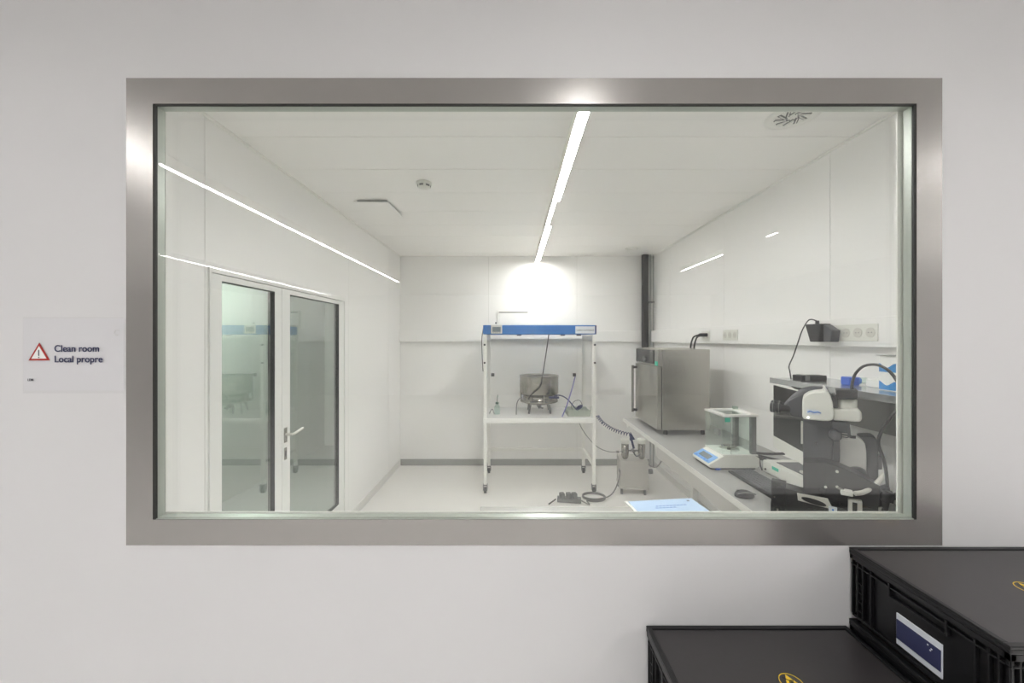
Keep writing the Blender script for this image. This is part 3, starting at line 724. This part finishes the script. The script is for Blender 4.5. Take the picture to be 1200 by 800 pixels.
MB().prism(slope(.003, 1.232, 1.264), 'Y', b0 + .055, b1 - .055, .001).build('display', 'lcd', kp)
for k in range(5): MB().prism(slope(.003, 1.219, 1.227), 'Y', b0 + .03 + k * .036, b0 + .052 + k * .036, .001).build('button', 'blue_print', kp)
gx0, gx1, gy0, gy1, gz0, gz1 = 1.300, 1.512, b0 + .004, b1 - .004, .990, 1.232
B(gx0, gx1 + .004, gy0 - .004, gy1 + .004, gz0, gz0 + .008, .002).build('chamber_floor', 'white_powder', t)
tp = MB()
for q in ((gx0 - .004, gx1 + .012, gy0 - .006, gy0 + .02), (gx0 - .004, gx1 + .012, gy1 - .02, gy1 + .006), (gx0 - .004, gx0 + .035, gy0, gy1), (gx1 - .035, gx1 + .012, gy0, gy1)): tp.box(*q, gz1, gz1 + .014, .003)
tf = tp.build('top_frame', 'white_powder', t)
B(gx0 + .034, gx1 - .034, gy0 + .019, gy1 - .019, gz1 + .003, gz1 + .007).build('top_glass', 'chamber', t)
for y in (gy0, gy1 - .004): B(gx0 + .001, gx1 - .028, y, y + .004, gz0 + .008, gz1).build('side_glass', 'chamber', t)
B(gx0, gx0 + .004, gy0 + .004, gy1 - .004, gz0 + .008, gz1).build('front_glass', 'chamber', t)
B(gx1 - .004, gx1, gy0 + .03, gy1 - .03, gz0 + .008, gz1).build('back_glass', 'chamber', t)
B(gx0 + .05, gx0 + .053, gy0 - .003, gy0 - .001, gz0 + .01, gz1).build('glass_edge', 'spacer', t)
for y in (gy0, gy1 - .03): B(gx1 - .028, gx1, y, y + .03, gz0, gz1, .002).build('post', 'grey', t)
MB().cyl((gx1 - .02, gy1 - .02, gz1 + .014), (gx1 - .02, gy1 - .02, gz1 + .032), .018).build('glass_knob', 'bottle', t)
B(gx0 + .014, gx0 + .046, gy0 - .004, gy0 - .0015, gz1 - .032, gz1 - .006).build('sticker', 'teal', t)
MB().lathe((1.40, 2.56, .998), [(0, .0), (.012, 0), (.010, .020), (.045, .022), (.045, .026), (0, .026)]).build('weighing_pan', 'handle', t)
MB().lathe((1.40, 2.56, .998), [(.060, .0), (.060, .012), (.057, .012), (.057, 0)]).build('pan_ring', 'white_powder', t)
MB().box(1.325, 1.345, 2.55, 2.61, 1.09, 1.13, .006).build('door_grip', 'grey', t)
tag(MB().tube([(1.53, 2.50, .965), (1.56, 2.48, .97), (1.60, 2.50, .955), (1.63, 2.58, .925), (1.66, 2.68, .908)], .005).tube([(1.545, 2.47, .96), (1.53, 2.44, .935), (1.535, 2.43, .906)], .004).build('balance_cable', 'wire'), 'thin black cable leaving the back of the balance', 'cable')
tag(MB().tube([(1.60, 2.86, .912), (1.75, 2.75, .915), (1.86, 2.70, .93)], .009).build('thick_cable', 'wire'), 'thick black cable on the bench behind the balance', 'cable')
tag(MB().cyl((1.70, 2.73, .909), (1.80, 2.57, .909), .007).cyl((1.80, 2.57, .909), (1.81, 2.554, .909), .0075).build('marker_pen', 'black'), 'black marker pen lying against the wall behind the balance', 'pen')

# keyboard
t = thing('keyboard', (1.38, 2.19, BZ), 'black computer keyboard on the bench in front of the controller', 'keyboard')
kx0, kx1, ky0, ky1 = 1.310, 1.452, 1.985, 2.405
MB().prism([(kx0, .903), (kx1, .903), (kx1, .924), (kx0, .914)], 'Y', ky0, ky1, .003).build('keyboard_body', 'black', t)
me = None
for i in range(6):
    for j in range(18):
        if i == 0 and 4 < j < 10:
            if j != 5: continue
            x = kx0 + .016; y = ky0 + .012 + j * .0222
            MB().box(x, x + .016, y, y + .108, .914, .9185, .0015, seg=1).build('key', 'key', t); continue
        x = kx0 + .016 + i * .020; y = ky0 + .012 + j * .0222; z = .9145 + (x - kx0) * .07
        if me is None:
            o = MB().box(x, x + .016, y, y + .018, z, z + .005, .0018, seg=1).build('key', 'key', t, origin=(x, y, z)); me = o.data
        else:
            o = bpy.data.objects.new('key', me); COL.objects.link(o); o.parent = t; o.location = Vector((x, y, z)) - wloc(t)
# mouse
t = thing('computer_mouse', (1.19, 2.03, BZ), 'black and grey computer mouse on the bench edge', 'mouse')
bm = bmesh.new(); bmesh.ops.create_uvsphere(bm, u_segments=28, v_segments=18, radius=1)
vs = []
for v in bm.verts:
    q = v.co; zz = max(q.z, -.25); vs.append((1.195 + q.x * .050 * (1 + .08 * q.y), 2.035 + q.y * .033, .9085 + zz * (.028 - .005 * q.x)))
m = MB(); bm.verts.index_update(); m.add(vs, [[v.index for v in f.verts] for f in bm.faces], True); bm.free()
m.build('mouse_shell', 'black', t)
MB().tube([(1.150, 2.02, .922), (1.175, 2.008, .931), (1.21, 2.004, .932), (1.238, 2.012, .922)], .0042).build('side_band', 'grey', t)
MB().cyl((1.160, 2.031, .932), (1.160, 2.039, .932), .007).build('scroll_wheel', 'grey', t)

# controller
t = thing('microscope_controller', (1.70, 2.18, BZ), 'flat white control box with dark top behind the keyboard', 'controller')
B(1.535, 1.865, 1.93, 2.425, .906, .975, .006).build('case', 'ivory', t)
B(1.575, 1.845, 1.95, 2.36, .975, .978, .001).build('top_panel', 'dark_grey', t)
B(1.5325, 1.5355, 2.28, 2.335, .945, .963).build('sticker', 'teal', t)
MB().cyl((1.529, 2.395, .925), (1.536, 2.395, .925), .006).build('connector', 'black', t)
for x in (1.56, 1.83):
    for y in (1.96, 2.39): MB().cyl((x, y, BZ), (x, y, .907), .012).build('foot', 'black', t)

# monitor
t = thing('computer_monitor', (1.60, 2.10, .978), 'dark slanted monitor with white lower bezel behind the microscope', 'monitor')
pa, pb = Vector((1.525, 2.31)), Vector((1.445, 1.945)); dd = (pb - pa).normalized(); nn = Vector((-dd.y, dd.x))
if nn.x < 0: nn = -nn
def slab(p, q, off0, off1, z0, z1, bev=0):
    a = p + nn * off0; b = q + nn * off0; c = q + nn * off1; d = p + nn * off1
    return MB().prism([tuple(a), tuple(b), tuple(c), tuple(d)], 'Z', z0, z1, bev)
slab(pa, pb, .004, .030, 1.083, 1.449, .003).build('monitor_housing', 'ivory', t)
slab(pa, pb, 0, .005, 1.150, 1.447, .001).build('screen', 'screen', t)
slab(pa, pb, -.001, .005, 1.085, 1.150, .001).build('lower_bezel', 'ivory', t)
MB().box(1.62, 1.66, 2.03, 2.13, .985, 1.25, .006).build('stand_neck', 'ivory', t)
MB().box(1.505, 1.65, 2.06, 2.10, 1.20, 1.24, .004).build('stand_arm', 'ivory', t)
MB().box(1.58, 1.74, 1.99, 2.18, .978, .990, .004).build('stand_foot', 'ivory', t)

# shelf over the bench
t = thing('steel_shelf', (1.72, 1.95, 1.25), 'steel wall shelf with grey panel beneath it, above the microscope', 'shelf')
B(1.55, XR - .001, 1.50, 2.38, 1.462, 1.482, .002).build('shelf_board', 'shelf', t)
B(1.548, 1.556, 1.50, 2.38, 1.452, 1.484, .001).build('front_edge', 'shelf', t)
B(XR - .02, XR - .001, 1.50, 2.36, 1.24, 1.462, .001).build('grey_panel', 'panel_grey', t)  # flat grey panel against the wall below the shelf board
for y in (1.53, 2.32): MB().prism([(XR - .02, 1.462), (1.60, 1.462), (XR - .02, 1.28)], 'Y', y, y + .006).build('bracket', 'shelf', t)
# things on the shelf
def onshelf(px, Y, X): pass
t = thing('black_case', (1.72, 2.17, 1.482), 'flat long black case lying on the steel shelf', 'case')
MB().box(1.60, 1.745, 2.19, 2.26, 1.482, 1.513, .004).build('case_body', 'black', t)
MB().box(1.622, 1.648, 2.187, 2.263, 1.485, 1.5145, .002).build('case_band', 'grey', t)
t = thing('blue_bottle_carrier', (1.69, 2.02, 1.482), 'small blue clamp with pale tube lying on the shelf', 'tool')
MB().box(1.685, 1.735, 1.97, 2.03, 1.482, 1.525, .006).build('clamp', 'foot_blue', t)
MB().cyl((1.735, 2.0, 1.505), (1.79, 2.0, 1.505), .016).build('tube', 'bottle', t)
MB().cyl((1.735, 2.0, 1.505), (1.755, 2.0, 1.505), .018).build('collar', 'blue_print', t)
t = thing('white_packet', (1.80, 1.95, 1.482), 'low white packet between blue clamp and glove boxes', 'box')
B(1.745, 1.83, 1.86, 1.95, 1.482, 1.520, .003).build('packet_body', 'paper', t)
def wave_box(z0, h, label):
    x0, x1, y0, y1 = 1.690, 1.870, 1.69, 1.82
    t = thing('glove_box', ((x0 + x1) / 2, (y0 + y1) / 2, z0), label, 'box', 'blue and white boxes at the right end of the shelf')
    B(x0, x1, y0, y1, z0, z0 + h, .002).build('carton', 'paper', t)
    n = 24
    pts = [(x0 + .001, z0 + .004)] + [(x1 - .001, z0 + .004)] + [(x1 - .001 - (x1 - x0 - .002) * k / n, z0 + .034 + .010 * math.sin(k / n * 4 * PI + 1)) for k in range(n + 1)]
    MB().prism(pts, 'Y', y0 - .0012, y0 - .0001).build('blue_wave', 'box_blue', t)
    pts = [(y0 + .001, z0 + .004), (y1 - .001, z0 + .004)] + [(y1 - .001 - (y1 - y0 - .002) * k / n, z0 + .034 + .010 * math.sin(k / n * 3 * PI + 2)) for k in range(n + 1)]
    MB().prism(pts, 'X', x0 - .0012, x0 - .0001).build('blue_wave', 'box_blue', t)
    B(x0 + .02, x0 + .07, y0 - .001, y0 - .0002, z0 + h - .022, z0 + h - .016).build('print_line', 'blue_print', t)
wave_box(1.4825, .080, 'white box with blue wave on the shelf, lower of the pair')
wave_box(1.563, .078, 'white box with blue wave on the shelf, upper of the pair')
tag(MB().box(1.680, 1.875, 1.68, 1.825, 1.6415, 1.6435).build('dark_sheet', 'cove'), 'thin dark sheet lying on top of the upper glove box', 'sheet')
# adapter
t = thing('power_adapter', (1.80, 2.32, 1.75), 'black wedge shaped power adapter plugged above the shelf', 'adapter')
MB().prism([(2.26, 1.805), (2.385, 1.805), (2.345, 1.700), (2.275, 1.700)], 'X', XR - .125, XR - .066, .004).build('adapter_body', 'black', t)
MB().prism([(2.195, 1.765), (2.255, 1.800), (2.255, 1.700), (2.205, 1.700)], 'X', XR - .115, XR - .066, .004).build('adapter_wedge', 'dark_grey', t)
MB().cyl((XR - .10, 2.32, 1.803), (XR - .10, 2.32, 1.825), .010).build('cord_grip', 'black', t)
tag(MB().tube([(1.79, 2.32, 1.822), (1.75, 2.33, 1.83), (1.71, 2.33, 1.77), (1.685, 2.33, 1.70), (1.65, 2.32, 1.62), (1.61, 2.30, 1.56), (1.60, 2.28, 1.53), (1.60, 2.27, 1.485)], .0035).build('adapter_cord', 'wire'), 'thin black cord from the adapter down to the shelf', 'cable')

# ------------------------------------------------------------------ microscope
YM = 1.75
TA = math.atan(.74); DM = 2.27            # the instrument stands turned towards the window
CA, SA = math.cos(TA), math.sin(TA)
def A(px, py, y):
    u = (px - 602) / FOC; k = (DM + y - YM) / (u * SA + CA)
    return (k * (u * CA - SA), y, max(BZ + .001, EYE - (py - 397) / FOC * k))
def P(px, py, y=YM): q = A(px, py, y); return (q[0], q[2])
def turn(v):
    d = DM + v.y - YM
    return Vector((v.x * CA + d * SA, -v.x * SA + d * CA, v.z))
t = thing('measuring_microscope', (1.45, 1.80, BZ), 'grey and white stereo microscope with top camera on the bench', 'microscope')
XF[0] = turn
def pris(name, pts, y0, y1, m_, bev=.003, parent=None): return MB().prism([P(*p, y0) for p in pts], 'Y', y0, y1, bev).build(name, m_, parent or t)
pris('base_plate', [(936, 596), (1036, 596), (1036, 611.5), (936, 611.5)], 1.66, 1.80, 'scope_black')
col_ = pris('column', [(941, 488), (976, 488), (976, 596), (941, 596)], YM, 1.86, 'dark_grey', .006)
pris('column_side', [(976, 490), (984, 490), (984, 560), (976, 560)], YM + .01, 1.85, 'dark_grey', .002)
for p in ((956.5, 519), (956.5, 540)):
    q = P(*p); MB().cyl((q[0], YM - .004, q[1]), (q[0], YM + .002, q[1]), .0035, n=12).build('screw', 'handle', col_)
pris('column_trim', [(938.5, 495), (941, 495), (941, 520), (938.5, 520)], YM + .002, YM + .05, 'pale', .001)
# head housing
hd = [(940, 488), (940, 472), (942, 465), (948, 461), (956, 459.5), (965, 459), (965.5, 456.5), (968, 456.2), (973, 462), (976, 472), (977, 484), (976, 491.5), (972, 493.5), (966, 493.5), (942, 491)]
hh = pris('head_housing', hd, 1.665, 1.86, 'ivory', .005)
q0 = P(945, 476); q1 = P(960, 483)
st = MB().box(q0[0], q1[0], 1.6628, 1.665, q1[1], q0[1]).build('label_plate', 'label', hh)
MB().tube([(q0[0] + .004, 1.6622, q0[1] - .013), (q0[0] + .014, 1.6622, q0[1] - .008), (q0[0] + .026, 1.6622, q0[1] - .012), (q0[0] + .040, 1.6622, q0[1] - .009), (q0[0] + .051, 1.6622, q0[1] - .013)], .0026, n=6).build('blue_mark', 'blue_print', hh)
q = P(947, 485.5); MB().cyl((q[0], 1.659, q[1]), (q[0], 1.667, q[1]), .004).build('indicator', 'scope_led', hh)
# binocular tube curving to the left
bt = MB()
a = [P(970, 457.5), P(958, 455.5), P(946, 456.5), P(938, 461), P(931, 467), P(926, 473), P(925, 479)]
bt.tube([(x, 1.80, z - .018) for x, z in a], .026, n=16)
bt.build('binocular_tube', 'dark_grey', t)
pris('binocular_block', [(923, 470), (941, 461), (941, 490), (926, 487)], 1.76, 1.86, 'dark_grey', .006)
qe = P(923, 479.5)
for dy in (.0, .062):
    zc = qe[1] + dy * .05
    e = MB().lathe((qe[0], 1.775 + dy, zc), [(0, -.072), (.018, -.072), (.024, -.066), (.024, -.052), (.019, -.048), (.022, -.044), (.022, -.030), (.017, -.026), (.017, .01), (0, .01)], 28, 'X').build('eyepiece', 'black', t)
    for k in (-.060, -.036): MB().lathe((qe[0], 1.775 + dy, zc), [(.0243, k - .002), (.0248, k), (.0243, k + .002)], 28, 'X').build('grip_ring', 'grey', e)
# extension arm, adapter, camera
pris('arm', [(976, 479), (1006, 480), (1010, 483), (1010.5, 491), (1008, 495), (976, 492.5)], 1.69, 1.84, 'ivory', .008)
qa = P(992.5, 480); qb = P(992.5, 467.5)
MB().lathe((qa[0], 1.76, 0), [(.040, qa[1] - .01), (.040, qa[1] + .008), (.036, qa[1] + .012), (.036, qb[1] - .004), (.030, qb[1]), (0, qb[1])], 36).build('camera_adapter', 'ivory', t)
cb = pris('camera_body', [(980, 457), (1005.5, 457), (1005.5, 466), (1002, 468), (984, 468), (980, 466)], 1.71, 1.80, 'black', .003)
pris('side_knob_block', [(975.5, 463), (982, 463), (982, 478), (975.5, 478)], 1.72, 1.80, 'scope_black', .002)
q = P(998.5, 457); MB().cyl((q[0], 1.755, q[1]), (q[0], 1.755, q[1] + .024), .006).build('cable_plug', 'black', cb)
# nosepiece
pris('nosepiece_block', [(974, 494), (996, 495), (997, 508), (998, 512), (992, 513.5), (976, 509)], 1.70, 1.82, 'dark_grey', .004)
q = P(977.5, 506.5); nk = MB().lathe((q[0], 1.68, q[1]), [(0, -.012), (.019, -.012), (.023, -.006), (.023, .02), (0, .02)], 32, 'Y').build('zoom_knob', 'dark_grey', t)
for k in range(3):
    q = P(987 + k * .2, 505 + k * 3); MB().box(q[0] - .004, q[0] + .014, 1.694, 1.699, q[1] - .0012, q[1] + .0012).build('scale_line', 'pale', t)
q = P(1000, 512); MB().cyl((q[0] - .012, 1.75, q[1]), (q[0] + .008, 1.75, q[1]), .006).build('focus_pin', 'black', t)
# white stand plate and dark rear arm
pris('stand_plate', [(983, 513), (1001, 513), (1003, 511), (1009, 514), (1014, 520), (1015.5, 530), (1015.5, 560), (983, 562)], 1.80, 1.84, 'white_powder', .004)
pris('rear_arm', [(1005, 512), (1010, 511), (1022, 511), (1027, 514), (1029.5, 524), (1029.5, 600), (1012, 600), (1014, 520)], 1.845, 1.93, 'dark_grey', .005)
pris('arm_block', [(1029, 535), (1034, 535), (1034, 550), (1029, 550)], 1.86, 1.91, 'dark_grey', .002)
q = P(1006, 560)
MB().lathe((q[0], 1.765, q[1]), [(0, -.012), (.036, -.012), (.038, -.008), (.038, .034), (0, .034)], 40, 'Y').build('focus_wheel', 'dark_grey', t)
MB().lathe((q[0], 1.745, q[1]), [(0, -.006), (.024, -.006), (.026, 0), (.026, .012), (0, .012)], 36, 'Y').build('fine_focus_wheel', 'scope_black', t)
# black stage unit in front
sg = pris('stage_unit', [(941, 541.5), (966, 541.5), (982, 546), (1005, 556), (1031, 570), (1031, 598), (941, 580)], 1.66, 1.745, 'scope_black', .004)
pris('stage_cover', [(966, 547), (967.2, 547), (967.2, 583), (966, 583)], 1.657, 1.66, 'gasket', .0005, sg)
for p in ((981, 552.5), (967.5, 570.5), (981, 570.5)):
    q = A(p[0], p[1], 1.655); MB().cyl((q[0], 1.654, q[2]), (q[0], 1.661, q[2]), .0055, n=14).build('screw', 'ivory', sg)
MB().lathe((A(964, 574, 1.66)[0], 1.655, A(964, 574, 1.66)[2]), [(0, -.01), (.011, -.01), (.011, .006), (0, .006)], 20, 'Y').build('stage_knob', 'black', sg)
# connector with white lead
q = A(992, 576.5, 1.64); cn = MB().box(q[0] - .020, q[0] + .020, 1.62, 1.655, q[2] - .010, q[2] + .010, .003).build('white_connector', 'ivory', t)
MB().cyl((q[0] - .028, 1.64, q[2] + .012), (q[0] - .010, 1.64, q[2] + .006), .008).build('brass_nut', 'handle', cn)
wp = [A(*p, 1.63) for p in ((1002, 578), (1012, 578.5), (1022, 575.5), (1031, 570), (1041, 561.5))]
tag(MB().tube([(x, y + .02 * i, z) for i, (x, y, z) in enumerate(wp)], .0095, n=12).build('white_lead', 'white_wire'), 'thick white lead bending up from the microscope stage', 'cable')
# lower front arm with white plate
pris('front_arm', [(920, 572), (941, 578), (978, 592), (1000, 600), (1000, 611), (920, 611)], 1.64, 1.73, 'scope_black', .003)
pl = MB().prism([(A(*p, 1.63)[0], A(*p, 1.63)[2]) for p in ((934, 577.5), (970, 584), (975.5, 595), (973, 596), (935, 586))], 'Y', 1.628, 1.634, .001).build('slotted_plate', 'pale', t)
q = A(953.5, 587.5, 1.625)
n = 28; MB().prism([(q[0] + .043 * math.cos(2 * PI * i / n), q[2] + .0105 * math.sin(2 * PI * i / n) - .043 * math.cos(2 * PI * i / n) * .14) for i in range(n)], 'Y', 1.622, 1.629).build('oval_slot', 'black', pl)
q = A(976, 597, 1.62); MB().box(q[0] - .014, q[0] + .014, 1.617, 1.624, q[2] - .010, q[2] + .012, .001).build('blue_tag', 'label', t)
MB().box(q[0] - .003, q[0] + .003, 1.6155, 1.617, q[2] - .004, q[2] + .004).build('tag_mark', 'blue_print', t)
br = MB().prism([(A(*p, 1.66)[0], A(*p, 1.66)[2]) for p in ((904, 562.5), (921, 566), (921, 596), (904, 590))], 'Y', 1.655, 1.70, .002).build('end_bracket', 'black', t)
MB().prism([(A(*p, 1.66)[0], A(*p, 1.66)[2]) for p in ((903, 588), (921, 594), (940, 600), (940, 611.5), (903, 611.5))], 'Y', 1.66, 1.74, .002).build('bracket_foot', 'scope_black', t)
for p in ((916, 567.5), (907.5, 582)):
    q = A(*p, 1.65); MB().cyl((q[0], 1.651, q[2]), (q[0], 1.657, q[2]), .003, n=12).build('screw', 'handle', br)
q = A(911.5, 597, 1.65); MB().cyl((q[0], 1.65, q[2] - .03), (q[0], 1.65, q[2] + .006), .005).build('silver_post', 'handle', t)
q = A(1002, 589, 1.64); MB().box(q[0] - .022, q[0] + .022, 1.63, 1.66, q[2] - .045, q[2] + .012, .002).build('metal_block', 'pale', t)
MB().box(q[0] - .009, q[0] + .006, 1.627, 1.631, q[2] - .035, q[2] + .004, .001).build('block_slot', 'black', t)
pris('lower_box', [(984, 586), (1032, 586), (1032, 611.5), (984, 611.5)], 1.675, 1.80, 'scope_black', .003)
pris('side_knob', [(1032, 574), (1043, 571), (1044, 585), (1038, 611.5), (1033, 611.5)], 1.70, 1.76, 'black', .003)
q = A(1038, 580, 1.70)
m = MB().lathe((q[0], 1.68, q[2]), [(0, -.015), (.022, -.015), (.022, .03), (0, .03)], 16, 'Y')
for k in range(8):
    a = k * PI / 4; m.box(q[0] + .022 * math.cos(a) - .004, q[0] + .022 * math.cos(a) + .004, 1.667, 1.71, q[2] + .022 * math.sin(a) - .004, q[2] + .022 * math.sin(a) + .004)
m.build('star_knob', 'black', t)
q = A(1031, 597, 1.66); MB().cyl((q[0], 1.66, q[2] - .03), (q[0], 1.66, q[2] + .012), .006).build('silver_post', 'handle', t)
# black camera cable
pts = [(998.5, 455, 1.755), (999, 447, 1.76), (1003, 437, 1.77), (1012, 429, 1.72), (1025, 427, 1.67), (1037, 431, 1.64), (1047, 440, 1.62), (1056, 456, 1.60), (1057, 472, 1.60), (1047, 485, 1.60), (1036, 500, 1.61), (1030, 513, 1.62), (1030, 523, 1.63), (1036, 540, 1.64), (1039, 558, 1.65), (1040, 570, 1.67)]
tag(MB().tube([A(*p) for p in pts], .0058).build('camera_cable', 'wire'), 'black cable arching from the microscope camera over to its side', 'cable')
XF[0] = None
tag(MB().tube([(1.80, 1.62, .915), (1.83, 1.72, .93), (1.84, 1.85, .98), (1.86, 1.95, .93)], .012).tube([(1.76, 1.60, .91), (1.80, 1.75, .91), (1.86, 1.85, .912)], .008).build('cable_bundle', 'wire'), 'bundle of black cables on the bench right of the microscope', 'cable')

for o in list(bpy.data.objects):
    for k in ('label', 'category'):
        if k in o.keys() and o[k] is None: del o[k]
